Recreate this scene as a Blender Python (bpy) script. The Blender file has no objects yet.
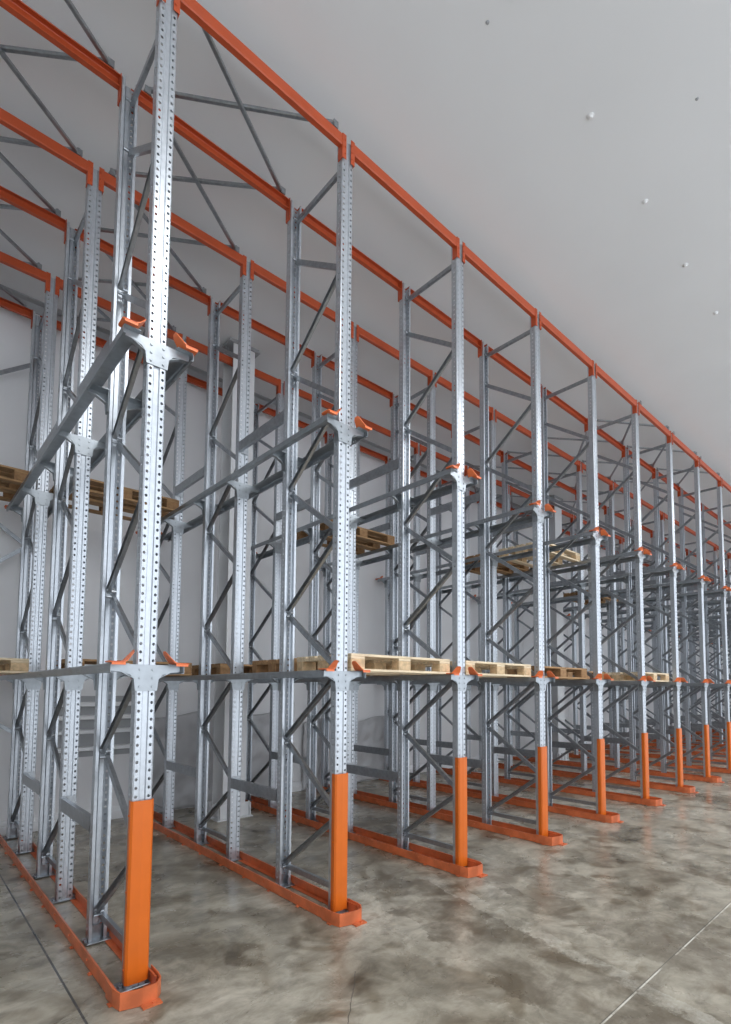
import bpy, math, random
from mathutils import Vector, Matrix
random.seed(7)
scene = bpy.context.scene
COL = scene.collection

# ------------------------------------------------------------------ camera
F, PX, PY = 531.44, 406.8, 655.8
YAW, PITCH, ROLL = 0.76942, 0.06371, 0.00303
cam_d = bpy.data.cameras.new('camera')
cam = bpy.data.objects.new('camera', cam_d); COL.objects.link(cam)
cam_d.sensor_fit = 'HORIZONTAL'; cam_d.sensor_width = 36.0
cam_d.lens = F / 731 * 36.0
cam_d.shift_x = -(PX - 365.5) / 731
cam_d.shift_y = (PY - 512.0) / 731
cam_d.clip_end = 200
_f = Vector((math.sin(YAW) * math.cos(PITCH), math.cos(YAW) * math.cos(PITCH), math.sin(PITCH)))
_r = Vector((math.cos(YAW), -math.sin(YAW), 0)); _u = _r.cross(_f)
_r2 = _r * math.cos(ROLL) + _u * math.sin(ROLL); _u2 = _u * math.cos(ROLL) - _r * math.sin(ROLL)
cam.matrix_world = Matrix(((_r2.x, _u2.x, -_f.x, -1.086), (_r2.y, _u2.y, -_f.y, -3.347), (_r2.z, _u2.z, -_f.z, 1.714), (0, 0, 0, 1)))
scene.camera = cam

# ------------------------------------------------------------------ light
world = bpy.data.worlds.new('world'); scene.world = world; world.use_nodes = True
bg = world.node_tree.nodes['Background']
bg.inputs[0].default_value = (0.86, 0.92, 1.0, 1); bg.inputs[1].default_value = 1.75


def area(name, loc, size, power, rot=(0, 0, 0), color=(1, 1, 1)):
    d = bpy.data.lights.new(name, 'AREA'); d.shape = 'RECTANGLE'; d.size, d.size_y = size
    d.energy = power; d.color = color
    o = bpy.data.objects.new(name, d); COL.objects.link(o); o.location = loc; o.rotation_euler = rot
    return o


LAMPS = [(0.3, -2.65), (7.0, -2.95), (13.5, -2.95), (20.0, -2.95)]
for lx, ly in LAMPS:
    area('high_bay_light', (lx, ly, 6.35), (3.0, 0.5), 95, color=(0.96, 0.98, 1.0))

vs = scene.view_settings
vs.view_transform = 'Standard'; vs.look = 'None'; vs.exposure = 0.30; vs.gamma = 1.0; vs.use_curve_mapping = False


# ------------------------------------------------------------------ materials
def mat(name, col, rough=0.5, metal=0.0, var=0.0, vscale=8.0, col2=None, bump=0.0, bscale=40.0, rvar=0.0, stretch=None, spec=0.5):
    m = bpy.data.materials.new(name); m.use_nodes = True
    nt = m.node_tree; N = nt.nodes; Lk = nt.links; b = N['Principled BSDF']
    b.inputs['Roughness'].default_value = rough; b.inputs['Metallic'].default_value = metal
    b.inputs['Specular IOR Level'].default_value = spec
    b.inputs['Base Color'].default_value = (*col, 1)
    tc = N.new('ShaderNodeTexCoord'); src = tc.outputs['Object']
    if stretch:
        mp = N.new('ShaderNodeMapping'); mp.inputs['Scale'].default_value = stretch
        Lk.new(src, mp.inputs['Vector']); src = mp.outputs[0]
    if var or rvar or col2:
        n = N.new('ShaderNodeTexNoise'); n.inputs['Scale'].default_value = vscale; n.inputs['Detail'].default_value = 6
        Lk.new(src, n.inputs['Vector'])
        cr = N.new('ShaderNodeValToRGB')
        c2 = col2 or tuple(min(1, c * (1 - var)) for c in col)
        cr.color_ramp.elements[0].position = 0.35; cr.color_ramp.elements[0].color = (*c2, 1)
        cr.color_ramp.elements[1].position = 0.65; cr.color_ramp.elements[1].color = (*col, 1)
        Lk.new(n.outputs[0], cr.inputs[0]); Lk.new(cr.outputs[0], b.inputs['Base Color'])
        if rvar:
            mr = N.new('ShaderNodeMapRange'); mr.inputs['To Min'].default_value = rough - rvar; mr.inputs['To Max'].default_value = rough + rvar
            Lk.new(n.outputs[0], mr.inputs['Value']); Lk.new(mr.outputs[0], b.inputs['Roughness'])
    if bump:
        n2 = N.new('ShaderNodeTexNoise'); n2.inputs['Scale'].default_value = bscale; n2.inputs['Detail'].default_value = 4
        Lk.new(src, n2.inputs['Vector'])
        bp = N.new('ShaderNodeBump'); bp.inputs['Strength'].default_value = bump; bp.inputs['Distance'].default_value = 0.01
        Lk.new(n2.outputs[0], bp.inputs['Height']); Lk.new(bp.outputs[0], b.inputs['Normal'])
    return m


M_POST = mat('galvanised_post', (0.57, 0.605, 0.645), 0.34, 0.75, 0.12, 30, rvar=0.08)
M_GALV = mat('galvanised_bracing', (0.40, 0.425, 0.45), 0.33, 0.85, 0.2, 25, rvar=0.08)
M_RAIL = mat('galvanised_rail', (0.40, 0.43, 0.455), 0.36, 0.8, 0.18, 14, rvar=0.1)
M_GUARD = mat('orange_guard_paint', (0.70, 0.145, 0.010), 0.38, 0.0, 0.08, 6)
M_BEAM = mat('orange_beam_paint', (0.50, 0.080, 0.022), 0.42, 0.0, 0.12, 6)
M_GUIDE = mat('orange_floor_guide_paint', (0.70, 0.17, 0.06), 0.34, 0.0, 0.3, 9)
M_TIP = mat('orange_tip_paint', (0.80, 0.19, 0.06), 0.4)
M_WOOD = mat('pale_pallet_wood', (0.86, 0.70, 0.48), 0.7, 0, 0.3, 6, bump=0.2, stretch=(1, 8, 8))
M_WOODD = mat('brown_pallet_wood', (0.44, 0.26, 0.12), 0.75, 0, 0.4, 6, bump=0.2, stretch=(1, 8, 8))
M_BLOCK = mat('pallet_block_wood', (0.74, 0.53, 0.31), 0.8, 0, 0.35, 20)
M_BLOCKD = mat('brown_pallet_block_wood', (0.36, 0.2, 0.09), 0.8, 0, 0.35, 20)
M_WALL = mat('wall_panel', (0.80, 0.80, 0.81), 0.45, 0, 0.05, 0.8)
M_CEIL = mat('ceiling_panel', (0.84, 0.85, 0.86), 0.42, 0, 0.04, 0.6)
M_TRIM = mat('grey_trim', (0.36, 0.37, 0.38), 0.5, 0)
M_COLUMN = mat('white_column_paint', (0.78, 0.79, 0.80), 0.45, 0, 0.05, 3)
M_VENT = mat('white_slat', (0.85, 0.86, 0.87), 0.4)
M_SHEET = mat('plastic_sheet', (0.50, 0.50, 0.51), 0.28, 0, 0.12, 2.5, bump=0.5, bscale=3.0)
M_BOLT = mat('dark_bolt', (0.12, 0.13, 0.15), 0.45, 0.8)
M_CAP = mat('white_bolt_cap', (0.82, 0.82, 0.82), 0.4)
M_LAMP = mat('lamp_housing', (0.8, 0.8, 0.8), 0.4)


def floor_material():
    m = bpy.data.materials.new('polished_concrete'); m.use_nodes = True
    nt = m.node_tree; N = nt.nodes; Lk = nt.links; b = N['Principled BSDF']
    tc = N.new('ShaderNodeTexCoord')

    def noise(scale, detail=8, rough=0.6, dist=0.0, st=(1, 1, 1)):
        mp = N.new('ShaderNodeMapping'); mp.inputs['Scale'].default_value = st
        Lk.new(tc.outputs['Object'], mp.inputs['Vector'])
        n = N.new('ShaderNodeTexNoise'); n.inputs['Scale'].default_value = scale; n.inputs['Detail'].default_value = detail
        n.inputs['Roughness'].default_value = rough; n.inputs['Distortion'].default_value = dist
        Lk.new(mp.outputs[0], n.inputs['Vector']); return n.outputs[0]

    def ramp(src, stops):
        cr = N.new('ShaderNodeValToRGB'); e = cr.color_ramp.elements
        e[0].position, e[0].color = stops[0][0], (*stops[0][1], 1)
        e[1].position, e[1].color = stops[-1][0], (*stops[-1][1], 1)
        for p, c in stops[1:-1]:
            q = e.new(p); q.color = (*c, 1)
        Lk.new(src, cr.inputs[0]); return cr.outputs[0]

    def mix(a, bb, fac, mode='MIX'):
        mx = N.new('ShaderNodeMix'); mx.data_type = 'RGBA'; mx.blend_type = mode
        if isinstance(fac, float): mx.inputs[0].default_value = fac
        else: Lk.new(fac, mx.inputs[0])
        Lk.new(a, mx.inputs[6]); Lk.new(bb, mx.inputs[7]); return mx.outputs[2]
    base = ramp(noise(0.9, 8, 0.62, 0.6), [(0.36, (0.20, 0.170, 0.125)), (0.5, (0.39, 0.355, 0.285)), (0.64, (0.50, 0.46, 0.38))])
    fine = ramp(noise(4.0, 9, 0.7, 0.5, (1, 1.4, 1)), [(0.38, (0.5, 0.48, 0.45)), (0.60, (1.12, 1.11, 1.09))])
    c = mix(base, fine, 0.75, 'MULTIPLY')
    spots = ramp(noise(2.6, 3, 0.5, 0.8), [(0.54, (1, 1, 1)), (0.66, (0.45, 0.40, 0.34))])
    c = mix(c, spots, 0.8, 'MULTIPLY')
    # control joints
    sep = N.new('ShaderNodeSeparateXYZ'); Lk.new(tc.outputs['Object'], sep.inputs[0])

    def line(sock, pos, half):
        s = N.new('ShaderNodeMath'); s.operation = 'SUBTRACT'; s.inputs[1].default_value = pos; Lk.new(sock, s.inputs[0])
        a = N.new('ShaderNodeMath'); a.operation = 'ABSOLUTE'; Lk.new(s.outputs[0], a.inputs[0])
        l = N.new('ShaderNodeMath'); l.operation = 'LESS_THAN'; l.inputs[1].default_value = half; Lk.new(a.outputs[0], l.inputs[0])
        return l.outputs[0]
    dark = N.new('ShaderNodeRGB'); dark.outputs[0].default_value = (0.06, 0.055, 0.05, 1)
    pale = N.new('ShaderNodeRGB'); pale.outputs[0].default_value = (0.70, 0.67, 0.58, 1)
    # pale worn strip running along the aisle
    def slanted(x0, k, wob=0.0):            # x - x0 - k*y, optionally wandering
        a = N.new('ShaderNodeMath'); a.operation = 'MULTIPLY_ADD'; a.inputs[1].default_value = -k; Lk.new(sep.outputs[1], a.inputs[0]); Lk.new(sep.outputs[0], a.inputs[2])
        q = N.new('ShaderNodeMath'); q.operation = 'SUBTRACT'; q.inputs[1].default_value = x0; Lk.new(a.outputs[0], q.inputs[0])
        if not wob: return q.outputs[0]
        w = N.new('ShaderNodeMath'); w.operation = 'MULTIPLY_ADD'; w.inputs[1].default_value = wob; Lk.new(noise(5, 6, .7), w.inputs[0]); Lk.new(q.outputs[0], w.inputs[2])
        return w.outputs[0]

    def rng(sock, lo, hi):
        a = N.new('ShaderNodeMath'); a.operation = 'GREATER_THAN'; a.inputs[1].default_value = lo; Lk.new(sock, a.inputs[0])
        q = N.new('ShaderNodeMath'); q.operation = 'LESS_THAN'; q.inputs[1].default_value = hi; Lk.new(sock, q.inputs[0])
        return mul(a.outputs[0], q.outputs[0])

    def mul(a, bb):
        m_ = N.new('ShaderNodeMath'); m_.operation = 'MULTIPLY'; Lk.new(a, m_.inputs[0])
        if isinstance(bb, float): m_.inputs[1].default_value = bb
        else: Lk.new(bb, m_.inputs[1])
        return m_.outputs[0]

    def soft(src, lo, hi):
        nn = N.new('ShaderNodeMapRange'); nn.inputs['From Min'].default_value = lo; nn.inputs['From Max'].default_value = hi
        Lk.new(src, nn.inputs['Value']); return nn.outputs[0]
    brown = N.new('ShaderNodeRGB'); brown.outputs[0].default_value = (0.12, 0.095, 0.065, 1)
    # brown wheel stains beside the pale repaired strip
    st = mul(mul(line(slanted(2.15, .2, .5), 0.25, 0.30), soft(noise(2.4, 8, .7), .40, .58)), 0.75)
    c = mix(c, brown.outputs[0], mul(st, rng(sep.outputs[1], -2.6, .4)))
    st2 = mul(mul(line(slanted(3.3, .2, .5), 0.25, 0.45), soft(noise(2.0, 8, .7), .42, .60)), 0.65)
    c = mix(c, brown.outputs[0], st2)
    pstrip = mul(mul(line(slanted(2.6 - .07, .21, .16), 0.07, 0.075), soft(noise(4.5, 9, 0.8), .44, .66)), 0.5)
    c = mix(c, pale.outputs[0], mul(pstrip, rng(sep.outputs[1], -2.6, .15)))
    # hairline crack
    ck = mul(line(slanted(1.70, .93, .05), 0.025, 0.004), rng(sep.outputs[1], -1.6, -.72))
    c = mix(c, dark.outputs[0], mul(ck, 0.7))
    c = mix(c, dark.outputs[0], line(sep.outputs[0], -0.285, 0.006))
    c = mix(c, pale.outputs[0], mul(line(sep.outputs[1], -2.003, 0.005), soft(noise(2.5, 6, .7), .44, .54)))
    c = mix(c, dark.outputs[0], mul(line(sep.outputs[1], -1.995, 0.003), 0.6))
    c = mix(c, dark.outputs[0], line(sep.outputs[0], 11.2, 0.006))
    Lk.new(c, b.inputs['Base Color'])
    mr = N.new('ShaderNodeMapRange'); mr.inputs['From Min'].default_value = 0.35; mr.inputs['From Max'].default_value = 0.65
    mr.inputs['To Min'].default_value = 0.16; mr.inputs['To Max'].default_value = 0.40
    Lk.new(noise(1.4, 6, 0.6, 0.4), mr.inputs['Value']); Lk.new(mr.outputs[0], b.inputs['Roughness'])
    bp = N.new('ShaderNodeBump'); bp.inputs['Strength'].default_value = 0.12; bp.inputs['Distance'].default_value = 0.01
    Lk.new(noise(3, 4, 0.5), bp.inputs['Height']); Lk.new(bp.outputs[0], b.inputs['Normal'])
    return m


M_FLOOR = floor_material()


# ------------------------------------------------------------------ mesh helpers
class MB:
    def __init__(self): self.v = []; self.f = []

    def add(self, vs, fs):
        n = len(self.v); self.v += [tuple(v) for v in vs]; self.f += [tuple(i + n for i in f) for f in fs]; return self

    def box(self, x0, x1, y0, y1, z0, z1):
        vs = [(x, y, z) for z in (z0, z1) for y in (y0, y1) for x in (x0, x1)]
        return self.add(vs, [(0, 2, 3, 1), (4, 5, 7, 6), (0, 1, 5, 4), (2, 6, 7, 3), (0, 4, 6, 2), (1, 3, 7, 5)])

    def cbox(self, x0, x1, y0, y1, z0, z1, c=0.004):
        """box with chamfered edges along all sides"""
        pts = [(x0 + c, y0), (x1 - c, y0), (x1, y0 + c), (x1, y1 - c), (x1 - c, y1), (x0 + c, y1), (x0, y1 - c), (x0, y0 + c)]
        inn = [(min(max(x, x0 + c), x1 - c), min(max(y, y0 + c), y1 - c)) for x, y in pts]
        rings = [[(x, y, z0) for x, y in inn], [(x, y, z0 + c) for x, y in pts], [(x, y, z1 - c) for x, y in pts], [(x, y, z1) for x, y in inn]]
        vs = [p for r in rings for p in r]; fs = []
        for k in range(3):
            for i in range(8):
                j = (i + 1) % 8; fs.append((k * 8 + i, k * 8 + j, k * 8 + 8 + j, k * 8 + 8 + i))
        fs.append(tuple(range(7, -1, -1))); fs.append(tuple(range(24, 32)))
        return self.add(vs, fs)

    def prism(self, poly, p0, p1, ax, ay):
        """closed polygon poly (in axes ax, ay) extruded from p0 to p1"""
        p0, p1, ax, ay = map(Vector, (p0, p1, ax, ay)); n = len(poly)
        vs = [p0 + ax * a + ay * b for a, b in poly] + [p1 + ax * a + ay * b for a, b in poly]
        fs = [(i, (i + 1) % n, n + (i + 1) % n, n + i) for i in range(n)] + [tuple(range(n - 1, -1, -1)), tuple(range(n, 2 * n))]
        return self.add(vs, fs)

    def sheet(self, line, t, p0, p1, ax, ay):
        """open polyline given thickness t, extruded as a folded metal sheet"""
        offs = []
        for i, p in enumerate(line):
            d = []
            if i > 0: d.append((Vector(p) - Vector(line[i - 1])).normalized())
            if i < len(line) - 1: d.append((Vector(line[i + 1]) - Vector(p)).normalized())
            nrm = sum((Vector((-q.y, q.x)) for q in d), Vector((0, 0))); nrm.normalize()
            k = 1.0 / max(0.4, nrm.dot(Vector((-d[0].y, d[0].x))))
            offs.append(Vector(p) + nrm * t * k)
        for i in range(len(line) - 1):
            self.prism([line[i], line[i + 1], tuple(offs[i + 1]), tuple(offs[i])], p0, p1, ax, ay)
        return self

    def cyl(self, c, r, h, axis='z', n=12, r2=None):
        r2 = r if r2 is None else r2
        A = {'x': ((0, 1, 0), (0, 0, 1), (1, 0, 0)), 'y': ((1, 0, 0), (0, 0, 1), (0, 1, 0)), 'z': ((1, 0, 0), (0, 1, 0), (0, 0, 1))}[axis]
        u, w, d = map(Vector, A); c = Vector(c)
        ring = lambda rr, o: [c + d * o + u * rr * math.cos(2 * math.pi * i / n) + w * rr * math.sin(2 * math.pi * i / n) for i in range(n)]
        vs = ring(r, 0) + ring(r2, h)
        return self.add(vs, [(i, (i + 1) % n, n + (i + 1) % n, n + i) for i in range(n)] + [tuple(range(n - 1, -1, -1)), tuple(range(n, 2 * n))])

    def mesh(self, name, m):
        me = bpy.data.meshes.new(name); me.from_pydata([tuple(v) for v in self.v], [], self.f)
        me.materials.append(m); me.validate()
        import bmesh
        bm = bmesh.new(); bm.from_mesh(me); bmesh.ops.recalc_face_normals(bm, faces=bm.faces); bm.to_mesh(me); bm.free()
        return me


def inst(name, me, parent=None, loc=(0, 0, 0), rotz=0.0):
    o = bpy.data.objects.new(name, me); COL.objects.link(o); o.location = loc; o.rotation_euler = (0, 0, rotz)
    if parent: o.parent = parent
    return o


def tag(o, label, cat, group=None):
    o['label'] = label; o['category'] = cat
    if group: o['group'] = group
    return o


def thing(name, label, cat, loc=(0, 0, 0), rotz=0.0, group=None):
    return tag(inst(name, None, None, loc, rotz), label, cat, group)


def struct(o): o['kind'] = 'structure'; return o


ORD = ['first', 'second', 'third', 'fourth', 'fifth', 'sixth', 'seventh', 'eighth', 'ninth', 'tenth', 'eleventh', 'twelfth', 'thirteenth',
       'fourteenth', 'fifteenth', 'sixteenth', 'seventeenth', 'eighteenth', 'nineteenth', 'twentieth', 'twenty-first']
# ------------------------------------------------------------------ dimensions of the racking
LP = 1.45                       # row pitch
FW, GAP = 0.853, 0.881          # frame depth, gap between frames
HT = 6.33                       # post height
ZR = (1.86, 3.855)              # pallet rail heights
CEIL = 6.55
YB = 4.50                       # back wall
X0, X1, YF = -6.5, 30.5, -7.0
N_ROWS = 20


def row_word(n): return 'rack row just outside the left edge' if n < 0 else ORD[n] + ' rack row from the left'


def lane_word(n): return 'left of the first rack row' if n < 0 else 'between the %s and %s rack rows' % (ORD[n], ORD[n + 1])


# ------------------------------------------------------------------ room shell
fl = struct(inst('floor', MB().box(X0 - .3, X1 + .3, YF, YB + .3, -0.2, 0).mesh('floor', M_FLOOR)))
ce = MB().box(X0 - .3, X1 + .3, YF, YB + .3, CEIL + .004, CEIL + 0.2)
ce.box(X0, X1, YF, YB, CEIL, CEIL + .003)
struct(inst('ceiling', ce.mesh('ceiling', M_CEIL)))
wb = MB().box(X0 - .3, X1 + .3, YB + .004, YB + .3, 0, CEIL)
x = X0
while x < X1:
    wb.box(x + .003, min(x + 1.15, X1) - .003, YB, YB + .006, 0, CEIL); x += 1.15
struct(inst('wall_back', wb.mesh('wall_back', M_WALL)))
struct(inst('wall_left', MB().box(X0 - .3, X0, YF, YB, 0, CEIL).mesh('wall_left', M_WALL)))
struct(inst('wall_right', MB().box(X1, X1 + .3, YF, YB, 0, CEIL).mesh('wall_right', M_WALL)))
tr = MB().prism([(0, 0), (0, -.13), (-.012, -.13), (-.03, -.03), (-.09, -.012), (-.09, 0)], (X0, YB - .002, CEIL - .002), (X1, YB - .002, CEIL - .002), (0, 1, 0), (0, 0, 1))
struct(inst('trim_1', tr.mesh('trim_1', M_TRIM)))
sk = MB().prism([(0, 0), (-.05, 0), (-.05, .10), (0, .16)], (X0, YB - .002, 0.001), (X1, YB - .002, 0.001), (0, 1, 0), (0, 0, 1))
struct(inst('baseboard_back', sk.mesh('baseboard_back', M_COLUMN)))


# ------------------------------------------------------------------ perforated post
def hole_cells(mb, org, du, dv, w, z0, n, pitch, r):
    """strip of width w along du, n square cells of height pitch along dv, each with an octagonal hole"""
    org, du, dv = map(Vector, (org, du, dv))
    for k in range(n):
        c = org + dv * (z0 + pitch * (k + .5)) + du * (w / 2)
        hw, hh = w / 2, pitch / 2
        out = [(-hw, -hh), (0, -hh), (hw, -hh), (hw, 0), (hw, hh), (0, hh), (-hw, hh), (-hw, 0)]
        inn = [(r * math.cos(math.radians(a)), 1.15 * r * math.sin(math.radians(a))) for a in (225, 270, 315, 0, 45, 90, 135, 180)]
        mb.add([c + du * a + dv * b for a, b in out] + [c + du * a + dv * b for a, b in inn],
               [(i, (i + 1) % 8, 8 + (i + 1) % 8, 8 + i) for i in range(8)])


def solid(mb, name, m, t):
    me = mb.mesh(name, m)
    o = bpy.data.objects.new('tmp', me); COL.objects.link(o)
    md = o.modifiers.new('s', 'SOLIDIFY'); md.thickness = t; md.offset = 0
    dg = bpy.context.evaluated_depsgraph_get()
    out = bpy.data.meshes.new_from_object(o.evaluated_get(dg)); out.name = name
    bpy.data.objects.remove(o); return out


def strip(mb, a, b, z0, z1): mb.add([(a[0], a[1], z0), (b[0], b[1], z0), (b[0], b[1], z1), (a[0], a[1], z1)], [(0, 1, 2, 3)])


HW = 0.054
pz0, pz1 = 0.015, HT - .04
cells = 126; pitch = (pz1 - pz0) / cells
pm = MB()
for s in (-1, 1):
    hole_cells(pm, (s * 0.036 - 0.012, 0, 0), (1, 0, 0), (0, 0, 1), 0.024, pz0, cells, pitch, 0.0085)
    hole_cells(pm, (s * HW, 0.024, 0), (0, 1, 0), (0, 0, 1), 0.024, pz0, cells, pitch, 0.0075)
    for a, b in [((.048, 0), (HW, .004)), ((HW, .004), (HW, .024)), ((HW, .048), (HW, .070)), ((HW, .070), (.037, .070)), ((.037, .070), (.037, .063)),
                 ((.024, 0), (.019, 0)), ((.019, 0), (.014, .007))]:
        strip(pm, (s * a[0], a[1]), (s * b[0], b[1]), pz0, pz1)
strip(pm, (-.014, .007), (.014, .007), pz0, pz1)
ME_POST = solid(pm, 'perforated_post', M_POST, 0.0028)

# base plate under every post
bpm = MB().cbox(-.134, .076, -.02, .11, 0.0085, 0.015, .002)
for sx in (-.069, .069):
    bpm.cyl((sx, .045, .015), .013, .01, n=6); bpm.cyl((sx, .045, .025), .006, .012, n=8)
bpm.box(-HW + .006, HW - .006, .02, .026, .008, .10)
ME_BASE = bpm.mesh('base_plate', M_GALV)

# support arm bracket (pressed T plate on the post face, wrapping its sides)
AR = 0.192
am = MB()
half = [(0, 0), (AR, 0), (AR + .003, -.012), (AR, -.04), (.135, -.046), (.092, -.060), (.070, -.085), (.062, -.155), (0, -.155)]
poly = half + [(-x, z) for x, z in reversed(half[1:-1])]
am.prism(poly, (0, -.003, 0), (0, -.0065, 0), (1, 0, 0), (0, 0, 1))
for s in (-1, 1):
    am.box(*sorted((s * .062, s * AR)), -.004, .075, -.004, 0)                       # top flange
    am.prism([(s * .0575, 0), (s * .062, 0), (s * .062, -.155), (s * .0575, -.155)], (0, -.004, 0), (0, .055, 0), (1, 0, 0), (0, 0, 1))
    am.prism([(s * .062, -.085), (s * .0655, -.085), (s * .14, -.046), (s * AR, -.041), (s * AR, -.037), (s * .135, -.042)], (0, -.004, 0), (0, .03, 0), (1, 0, 0), (0, 0, 1))
    for zz in (-.03, -.08, -.13):
        am.cyl((s * .036, -.0065, zz), .008, -.006, 'y', 6)
ME_ARM = am.mesh('support_arm', M_RAIL)

# post guard
gm = MB().sheet([(-.060, .036), (-.064, -.008), (-.052, -.020), (0, -.024), (.052, -.020), (.064, -.008), (.060, .036)], .004, (0, 0, .040), (0, 0, 1.065), (1, 0, 0), (0, 1, 0))
for zz in (.12, .55, .98):
    for s in (-1, 1): gm.cyl((s * .0625, .014, zz), .006, s * .005, 'x', 8)
ME_GUARD = gm.mesh('post_guard', M_GUARD)

# bracing channel between two points of the frame plane
UCH = [(-.022, 0), (.022, 0), (.022, .026), (.0195, .026), (.0195, .0025), (-.0195, .0025), (-.0195, .026), (-.022, .026)]


def brace_mesh(y0, z0, y1, z1, flip):
    d = Vector((0, y1 - y0, z1 - z0)).normalized(); side = Vector((0, -d.z, d.y)); s = 1 if flip else -1
    b = MB().prism(UCH, (s * .003, y0, z0), (s * .003, y1, z1), side, (s, 0, 0))
    for (yy, zz) in ((y0, z0), (y1, z1)):
        b.cyl((-.032, yy + (0.012 if yy < .4 else -.012), zz), .010, .064, 'x', 8)
    return b.mesh('brace', M_GALV)


BR = []
ya, yb = .062, FW - .062
BR.append(brace_mesh(ya, .18, yb, .18, True))
BR.append(brace_mesh(ya, 6.12, yb, 6.12, True))
for k in range(6):
    zb = .14 + 1.12 * k + (.04 if k == 0 else 0)
    if k < 5:
        zf = .72 + 1.12 * k
        BR.append(brace_mesh(yb, zb + .02, ya, zf - .02, False))
        BR.append(brace_mesh(ya, zf + .025, yb, zb + 1.12 - .02 - (.04 if k == 0 else 0), True))


def build_frame(n, j):
    pos = ['front', 'middle', 'rear'][j]
    if n < 0: lab = '%s galvanised upright frame of the rack row just outside the left edge' % pos
    elif j == 0: lab = 'front upright frame with orange post guard, %s' % row_word(n)
    else: lab = '%s galvanised upright frame with zigzag bracing, %s' % (pos, row_word(n))
    t = thing('upright_frame', lab, 'rack frame', (n * LP, j * (FW + GAP), 0), 0, 'upright frames of the drive-in racking')
    for (yy, rz) in ((0, 0), (FW, math.pi)):
        p = inst('post', ME_POST, t, (0, yy, 0), rz)
        inst('base_plate', ME_BASE, t, (0, yy, 0), rz)
        for z in ZR: inst('support_arm', ME_ARM, t, (0, yy, z - .002), rz)
    for me in BR: inst('brace', me, t)
    if j == 0:
        g = inst('post_guard', ME_GUARD, t); g['label'] = 'orange post guard'
    return t


# ------------------------------------------------------------------ pallet rail
RY0, RY1 = -.045, 2 * (FW + GAP) + FW + .05
rm = MB()
R0, R1 = .108, .204
rows_y = [j * (FW + GAP) + o for j in range(3) for o in (0, FW)]


def rail_mesh():
    b = MB()
    # ledge, turned up toe and outer lip; the lip is perforated near each support
    def q(a, c, y0, y1): b.add([(a[0], y0, a[1]), (c[0], y0, c[1]), (c[0], y1, c[1]), (a[0], y1, a[1])], [(0, 1, 2, 3)])
    q((R0, 0), (R1 - .006, 0), RY0, RY1); q((R1 - .006, 0), (R1, -.008), RY0, RY1)
    ys = [RY0]; segs = []
    for j in range(3):
        a = j * (FW + GAP) + .10; segs.append((a, a + .12)); a2 = j * (FW + GAP) + FW - .22; segs.append((a2, a2 + .12))
    cur = RY0
    for a, c in segs:
        q((R1, -.008), (R1, -.052), cur, a)
        hole_cells(b, (R1, 0, -.052), (0, 0, 1), (0, 1, 0), .044, a, 4, .03, .006)
        cur = c
    q((R1, -.008), (R1, -.052), cur, RY1)
    q((R1, -.052), (R1 - .014, -.052), RY0, RY1)
    return solid(b, 'pallet_rail', M_RAIL, .003)


ME_RAIL = rail_mesh()
me2 = ME_RAIL.copy()
for v in me2.vertices: v.co.x = -v.co.x
me2.flip_normals(); me2.name = 'pallet_rail_mirrored'
ME_RAIL_L = me2


def tip_mesh(s, back):
    b = MB(); y = (RY1 - .05 if back else RY0 - .045)
    prof = [(s * .222, .006), (s * .212, .004), (s * .150, .004), (s * .128, .016), (s * .092, .062), (s * .086, .074)]
    # narrower towards its raised end
    w = [(.01, .095), (0, .105), (0, .105), (.0, .10), (.02, .085), (.035, .07)]
    if back: w = [(.105 - b_, .105 - a_) for a_, b_ in w]
    top = [(px, y + w[i][0], pz + .006) for i, (px, pz) in enumerate(prof)] + [(px, y + w[i][1], pz + .006) for i, (px, pz) in enumerate(prof)]
    bot = [(px, yy, pz - .007) for px, yy, pz in top]
    n = 6; vs = top + bot; fs = []
    for i in range(n - 1):
        fs += [(i, i + 1, n + i + 1, n + i), (2 * n + i, 3 * n + i, 3 * n + i + 1, 2 * n + i + 1), (i, 2 * n + i, 2 * n + i + 1, i + 1), (n + i, n + i + 1, 3 * n + i + 1, 3 * n + i)]
    fs += [(0, n, 3 * n, 2 * n), (n - 1, 3 * n - 1, 4 * n - 1, 2 * n - 1)]
    b.add(vs, fs)
    ye = y if not back else y + .105          # turned down lip at the free edge
    b.box(*sorted((s * .212, s * .140)), *sorted((ye, ye + (.005 if not back else -.005))), -.010, .009)
    return b.mesh('guide_tip', M_TIP)


TIPS = {(s, bk): tip_mesh(s, bk) for s in (-1, 1) for bk in (False, True)}


def build_rail(n, s, lv):
    side = 'left' if s < 0 else 'right'; lvl = ['lower', 'upper'][lv]
    where = 'the row outside the left edge' if n < 0 else 'the ' + row_word(n)
    t = thing('pallet_rail', '%s pallet rail with orange tips, %s side of %s' % (lvl, side, where), 'pallet rail', (n * LP, 0, ZR[lv]), 0, 'pallet rails')
    inst('rail_profile', ME_RAIL if s > 0 else ME_RAIL_L, t)
    for bk in (False, True):
        g = inst('guide_tip', TIPS[(s, bk)], t); g['label'] = 'orange guide tip'
    return t


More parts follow.
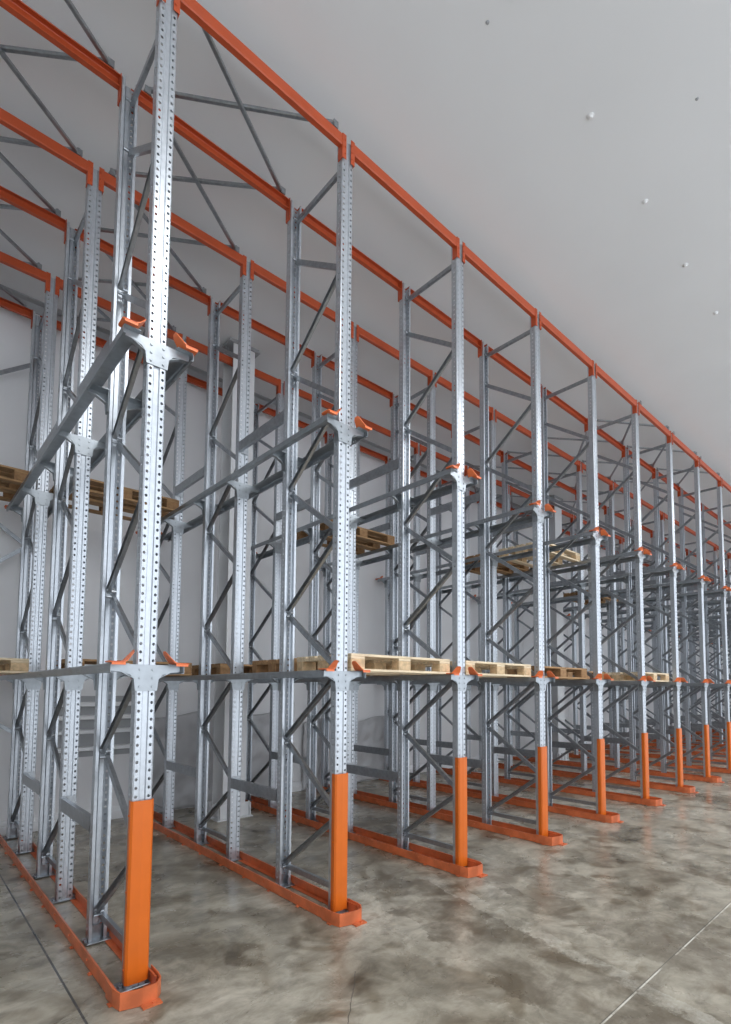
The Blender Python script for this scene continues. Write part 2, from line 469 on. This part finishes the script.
# ------------------------------------------------------------------ top beam
def beam_meshes():
    x0, x1 = HW + .009, LP - HW - .009
    b = MB().sheet([(.038, HT - .024), (.038, HT - .015), (-.004, HT - .015), (-.010, HT - .022), (-.010, HT - .105), (-.004, HT - .112), (.038, HT - .112), (.038, HT - .103)], .004, (x0, 0, 0), (x1, 0, 0), (0, 1, 0), (0, 0, 1))
    bm_ = b.mesh('beam', M_BEAM)
    cs = []
    for side in (0, 1):
        X = (lambda a: a) if side == 0 else (lambda a: LP - a)
        c = MB()
        c.box(*sorted((X(HW + .003), X(HW + .0088))), -.013, .05, HT - .225, HT - .012)
        c.box(*sorted((X(HW - .030), X(HW + .010))), -.014, -.0105, HT - .225, HT - .012)
        for zz in (.06, .12, .18): c.cyl((X(HW - .018), -.014, HT - zz), .006, -.006, 'y', 6)
        cs.append(c.mesh('connector', M_BEAM))
    return bm_, cs


ME_BEAM, ME_CONN = beam_meshes()


def build_beam(n, r):
    y = rows_y[r]; odd = r % 2
    t = thing('top_beam', 'orange top beam %s, %s' % (lane_word(n), 'frontmost' if r == 0 else ORD[r] + ' from the front'), 'rack beam',
              ((n + (1 if odd else 0)) * LP, y, 0), math.pi if odd else 0, 'orange top beams')
    t['kind'] = 'thing'; inst('beam', ME_BEAM, t); [inst('connector', c, t) for c in ME_CONN]
    return t


# ------------------------------------------------------------------ roof brace rods
def rod_meshes(y0, y1, flip, zoff):
    a = Vector((.13, y0, HT + .012 + zoff)); c = Vector((LP - .13, y1, HT + .012 + zoff))
    if flip: a.x, c.x = c.x, a.x
    d = (c - a).normalized(); sd = d.cross(Vector((0, 0, 1)))
    r = MB().prism([(-.017, -.009), (-.012, -.013), (.012, -.013), (.017, -.009), (.017, .009), (.012, .013), (-.012, .013), (-.017, .009)], a, c, sd, (0, 0, 1))
    tabs = []
    for p, q in ((a, -1), (c, 1)):
        tb = MB().box(p.x - .022, p.x + .022, p.y - .03, p.y + .03, HT - .0145, p.z - .014)
        tb.box(p.x - .022, p.x + .022, p.y + q * .028 - .003, p.y + q * .028 + .003, HT - .0145, HT + .042)
        tb.cyl((p.x, p.y, p.z + .013), .010, .012, 'z', 6)
        tabs.append(tb)
    return r.mesh('rod', M_GALV), [q.mesh('end_tab', M_GALV) for q in tabs]


ROD = {}
for r in range(5):
    ya_ = rows_y[r] + (.018 if r % 2 == 0 else -.018); yb_ = rows_y[r + 1] + (.018 if (r + 1) % 2 == 0 else -.018)
    for flip in (0, 1): ROD[(r, flip)] = rod_meshes(ya_, yb_, flip, .030 * flip)


def build_rods(n):
    for r in range(5):
        for flip in (0, 1):
            t = thing('roof_brace_rod', 'roof brace rod slanting %s, %s bay deep, %s' % ('back-left' if flip else 'back-right', ORD[r], lane_word(n).replace('the ', '')), 'brace rod', (n * LP, 0, 0), 0, 'roof brace rods')
            rod, tabs = ROD[(r, flip)]
            inst('rod', rod, t); [inst('end_tab', q, t) for q in tabs]


# ------------------------------------------------------------------ spacers between frames
def spacer_mesh(y0, y1):
    b = MB().prism([(-.05, 0), (.05, 0), (.05, .032), (.047, .032), (.047, .003), (-.047, .003), (-.047, .032), (-.05, .032)], (-.058, y0, 0), (-.058, y1, 0), (0, 0, 1), (1, 0, 0))
    for y in (y0, y1):
        s = 1 if y == y0 else -1
        b.box(-.058, .045, y, y + s * .004, -.062, .062)
        for zz in (-.03, .03): b.cyl((-.005, y + s * .004, zz), .009, s * .008, 'y', 6)
    return b.mesh('frame_spacer', M_GALV)


SPC = [spacer_mesh(FW + .003, FW + GAP - .003), spacer_mesh(FW * 2 + GAP + .003, 2 * (FW + GAP) - .003)]


def build_spacers(n):
    for lv, z in enumerate((.78, 4.23)):
        for k in range(2):
            where = 'rack row just outside the left edge' if n < 0 else row_word(n)
            tag(inst('frame_spacer', SPC[k], None, (n * LP, 0, z)), '%s grey spacer channel behind the %s frame, %s' % (['lower', 'upper'][lv], ['front', 'middle'][k], where), 'spacer', 'frame spacers')


# ------------------------------------------------------------------ floor guides
GX = .150
def guide_rail_mesh(s):
    b = MB(); GX = .139 if s < 0 else .080
    b.sheet([(s * (GX - .010), .082), (s * GX, .082), (s * GX, .004), (s * (GX - .045), .004)], -.004 * s if s > 0 else .004, (0, -.10, 0), (0, RY1, 0), (1, 0, 0), (0, 0, 1))
    for y in [.35, .8, 1.25, 1.72, 2.2, 2.65, 3.1, 3.6, 4.1]:
        b.box(*sorted((s * (GX + .001), s * (GX + .02))), y - .015, y + .015, .001, .006)
        b.cyl((s * (GX + .012), y, .006), .006, .010, n=6)
        b.cyl((s * (GX + .001), y + .1, .05), .008, s * .008, 'x', 6)
    return b.mesh('guide_rail', M_GUIDE)


GR = {s: guide_rail_mesh(s) for s in (-1, 1)}
nose = MB().sheet([(-.145, .02), (-.145, -.10), (-.130, -.175), (-.03, -.205), (.045, -.20), (.080, -.15), (.087, -.09), (.087, .02)], -.006, (0, 0, .004), (0, 0, .096), (1, 0, 0), (0, 1, 0))
nose.box(-.04, .06, -.255, -.202, .001, .010).box(-.165, -.148, -.10, -.06, .001, .008)
nose.cyl((.02, -.232, .010), .009, .010, n=6)
ME_NOSE = nose.mesh('nose_plate', M_GUIDE)


def build_guide(n):
    where = 'the rack row just outside the left edge' if n < 0 else 'the ' + row_word(n)
    t = thing('floor_guide', 'orange floor guide around the feet of ' + where, 'floor guide', (n * LP, 0, 0), 0, 'orange floor guides')
    for s in (-1, 1): inst('guide_rail', GR[s], t)
    inst('nose_plate', ME_NOSE, t)
    return t


for n in range(-1, N_ROWS):
    for j in range(3): build_frame(n, j)
for n in range(-1, N_ROWS):
    for lv in (0, 1):
        for s in (-1, 1): build_rail(n, s, lv)
    build_guide(n); build_spacers(n)
for n in range(-1, N_ROWS - 1):
    for r in range(6): build_beam(n, r)
for n in (-1, 0, 5, 6, 7): build_rods(n)


sp = thing('rear_spine_brace', 'dark zigzag brace on the rear posts left of the first rack row', 'brace', (0, rows_y[5] + .004, 0))
for (xa, za), (xb, zb) in (((-.03, 5.66), (-1.42, 4.60)), ((-.03, 3.44), (-1.42, 4.50)), ((-.03, 3.38), (-1.42, 2.2)), ((-.03, 1.2), (-1.42, 2.1))):
    d = (Vector((xb, 0, zb)) - Vector((xa, 0, za))).normalized()
    m_ = MB().prism([(-.022, 0), (.022, 0), (.022, .02), (.018, .02), (.018, .004), (-.018, .004), (-.018, .02), (-.022, .02)], (xa, 0, za), (xb, 0, zb), (-d.z, 0, d.x), (0, 1, 0))
    inst('brace', m_.mesh('brace', M_GALV), sp)


# ------------------------------------------------------------------ pallets (1200 x 800 x 144)
def pallet_parts(mw, mb_):
    P = []
    for y0, y1 in ((0, .145), (.185, .285), (.3275, .4725), (.515, .615), (.655, .8)):
        P.append(('deck_board', MB().cbox(-.6, .6, y0, y1, .122, .144, .003).mesh('deck_board', mw)))
    for xc in (-.5275, 0, .5275):
        P.append(('stringer_board', MB().cbox(xc - .0725, xc + .0725, .001, .799, .1, .1218, .003).mesh('stringer_board', mw)))
        for yc, w in ((.05, .1), (.4, .145), (.75, .1)):
            P.append(('block', MB().cbox(xc - .0725, xc + .0725, yc - w / 2 + .001, yc + w / 2 - .001, .0222, .0998, .004).mesh('block', mb_)))
    for y0, y1 in ((0, .1), (.3275, .4725), (.7, .8)):
        P.append(('bottom_board', MB().cbox(-.6, .6, y0, y1, 0, .022, .003).mesh('bottom_board', mw)))
    return P


PALE, BROWN = pallet_parts(M_WOOD, M_BLOCK), pallet_parts(M_WOODD, M_BLOCKD)
GAPP = .0022


def pallet(lane, y, lv, parts, label, dx=0.0, rot=0.0, stack=0):
    t = thing('wooden_pallet', label, 'pallet', ((lane + .5) * LP + dx, y, ZR[lv] + GAPP + stack * .1445), rot, 'wooden pallets on the rails')
    for nm, me in parts: inst(nm, me, t)
    return t


pallet(1, .02, 0, PALE, 'clean pale pallet at the front, lower level between the second and third rack rows', -.02)
pallet(2, .04, 0, PALE, 'pale pallet at the front, lower level between the third and fourth rack rows', -.02, .02)
pallet(3, .12, 0, BROWN, 'browner pallet at the front, lower level between the fourth and fifth rack rows', -.02, -.015)
pallet(4, .55, 0, BROWN, 'pallet set back on the lower level between the fifth and sixth rack rows')
pallet(5, .10, 0, PALE, 'pale pallet at the front, lower level between the sixth and seventh rack rows')
pallet(6, 1.6, 0, BROWN, 'dark pallet deep on the lower level between the seventh and eighth rack rows')
pallet(0, 2.60, 0, BROWN, 'dark pallet deep on the lower level between the first and second rack rows')
pallet(1, .93, 0, BROWN, 'brown pallet right behind the front pale one, lower level, second and third rack rows', .02)
pallet(1, 2.45, 0, BROWN, 'deepest brown pallet on the lower level between the second and third rack rows', .01)
pallet(-1, 2.96, 0, PALE, 'pallet at the left edge of the picture on the lower level')
pallet(-1, 3.35, 1, BROWN, 'brown pallet at the left edge of the picture on the upper level')
pallet(0, 3.12, 1, BROWN, 'dark brown pallet on the upper level between the first and second rack rows')
pallet(2, 2.40, 1, BROWN, 'brown pallet on the upper level between the third and fourth rack rows')
pallet(4, .95, 1, PALE, 'golden pallet nearest the front, upper level between the fifth and sixth rack rows')
pallet(4, 1.95, 1, BROWN, 'brown pallet further back, upper level between the fifth and sixth rack rows')
pallet(7, 2.25, 1, BROWN, 'dark pallet deep on the upper level between the eighth and ninth rack rows')


# ------------------------------------------------------------------ building columns
def build_column(xc, yc, lab):
    t = thing('building_column', lab, 'column', (xc, yc, 0), 0, 'white building columns')
    s = MB().box(-.16, .16, -.16, -.145, .012, CEIL - .05).box(-.16, .16, .145, .16, .012, CEIL - .05).box(-.005, .005, -.145, .145, .012, CEIL - .05)
    inst('shaft', s.mesh('shaft', M_COLUMN), t)
    b = MB().cbox(-.25, .25, -.22, .22, .0005, .020, .004)
    for gx in (-.21, -.07, .07, .21):
        for sy in (-1, 1):
            b.prism([(sy * .161, .02), (sy * .215, .02), (sy * .215, .19), (sy * .161, .21)], (gx - .006, 0, 0), (gx + .006, 0, 0), (0, 1, 0), (0, 0, 1))
    for sy in (-1, 1):
        b.box(-.225, .225, *sorted((sy * .161, sy * .173)), .02, .20)
    for sx in (-1, 1):
        b.box(*sorted((sx * .161, sx * .225)), -.008, .008, .02, .20)
    inst('base_plate', b.mesh('column_base', M_COLUMN), t)
    c = MB().cbox(-.23, .23, -.18, .18, CEIL - .05, CEIL - .025, .004).box(-.21, .21, -.18, .18, CEIL - .024, CEIL - .001)
    for sx in (-1, 1):
        c.prism([(sx * .161, CEIL - .05), (sx * .22, CEIL - .05), (sx * .161, CEIL - .14)], (0, -.006, 0), (0, .006, 0), (1, 0, 0), (0, 0, 1))
    inst('cap_plate', c.mesh('cap_plate', M_TRIM), t)


build_column(2.26, 3.56, 'white steel building column with gusseted foot, nearer one, behind the second rack row')
build_column(10.72, 3.56, 'white steel building column, further one, between the eighth and ninth rack rows')

# slatted vent and plastic sheets on the back wall
t = thing('wall_vent', 'white slats on the back wall seen behind the first rack row', 'vent', (0, YB, 0))
inst('vent_frame', MB().box(.36, .40, -.05, -.002, .84, 1.62).box(1.30, 1.34, -.05, -.002, .84, 1.62).box(.40, 1.30, -.006, -.002, .84, 1.62).mesh('vent_frame', M_TRIM), t)
for k, z in enumerate((.95, 1.17, 1.35, 1.52)):
    inst('slat', MB().prism([(-.008, -.01), (-.05, -.035), (-.058, -.03), (-.05, .012), (-.008, .024)], (.40, 0, z), (1.30, 0, z), (0, 1, 0), (0, 0, 1)).mesh('slat', M_VENT), t)


def sheet_mesh(w, h, seed):
    rnd = random.Random(seed); nx, nz = 46, 30; V = []; Fc = []
    ph = [rnd.uniform(0, 6.28) for _ in range(6)]
    for j in range(nz + 1):
        for i in range(nx + 1):
            u, v = i / nx, j / nz; x_ = u * w; z_ = v * h
            d = .018 * math.sin(9 * x_ + 4 * z_ + ph[0]) + .014 * math.sin(15 * z_ - 7 * x_ + ph[1]) + .012 * math.sin(23 * x_ + 3 * math.sin(5 * z_) + ph[2])
            sag = .05 * math.sin(math.pi * u * 3 + ph[3]) * v * v
            V.append((x_, -.055 - abs(d) - .0 * v, z_ + sag + .012))
    for j in range(nz):
        for i in range(nx):
            a = j * (nx + 1) + i; Fc.append((a, a + 1, a + nx + 2, a + nx + 1))
    b = MB().add(V, Fc)
    me = solid(b, 'plastic_sheet', M_SHEET, .003)
    for p in me.polygons: p.use_smooth = True
    return me


tag(inst('plastic_sheet', sheet_mesh(2.2, 1.35, 3), None, (1.45, YB, 0)), 'crumpled grey plastic sheet against the back wall between first and second rack rows', 'sheet')
tag(inst('plastic_sheet', sheet_mesh(2.0, 1.15, 5), None, (4.0, YB, 0)), 'crumpled grey plastic sheet against the back wall behind the third and fourth rack rows', 'sheet')

# ------------------------------------------------------------------ bolt caps on the ceiling
capm = MB().cyl((0, 0, 0), .030, -.006, 'z', 16, .028).cyl((0, 0, -.006), .022, -.014, 'z', 16, .012).mesh('bolt_cap', M_CAP)
caps = [(2.93, 'nearest to the camera'), (4.06, 'second nearest to the camera'), (5.19, 'third nearest to the camera'), (6.29, 'farthest, by the right edge')]
for x_, w in caps:
    tag(inst('bolt_cap', capm, None, (x_, -1.41, CEIL)), 'white bolt cap on the bare ceiling, %s in its line' % w, 'bolt cap', 'bolt caps in line on the ceiling')
tag(inst('bolt_cap', capm, None, (1.80, -1.41, CEIL)), 'white bolt cap on the ceiling at the top edge of the picture', 'bolt cap')
small = MB().cyl((0, 0, 0), .014, -.008, 'z', 12, .010).mesh('small_bolt_cap', M_TRIM)
tag(inst('bolt_cap', small, None, (1.80, -1.19, CEIL)), 'tiny dark bolt cap on the ceiling near the top edge', 'bolt cap')
tag(inst('bolt_cap', small, None, (3.43, -2.08, CEIL)), 'tiny dark bolt cap on the ceiling near the right edge', 'bolt cap')

# ------------------------------------------------------------------ lamp housings of the high bay lights (behind the camera's view)
lm = MB().cbox(-1.55, 1.55, -.3, .3, .012, .07, .01).box(-.9, -.86, -.02, .02, .07, .19).box(.86, .9, -.02, .02, .07, .19)
lme = lm.mesh('lamp_housing', M_LAMP)
for i, (lx, ly) in enumerate(LAMPS):
    tag(inst('ceiling_lamp', lme, None, (lx, ly, 6.355)), 'long white ceiling lamp above the open aisle, %s from the left' % ORD[i], 'ceiling lamp', 'ceiling lamps over the aisle')
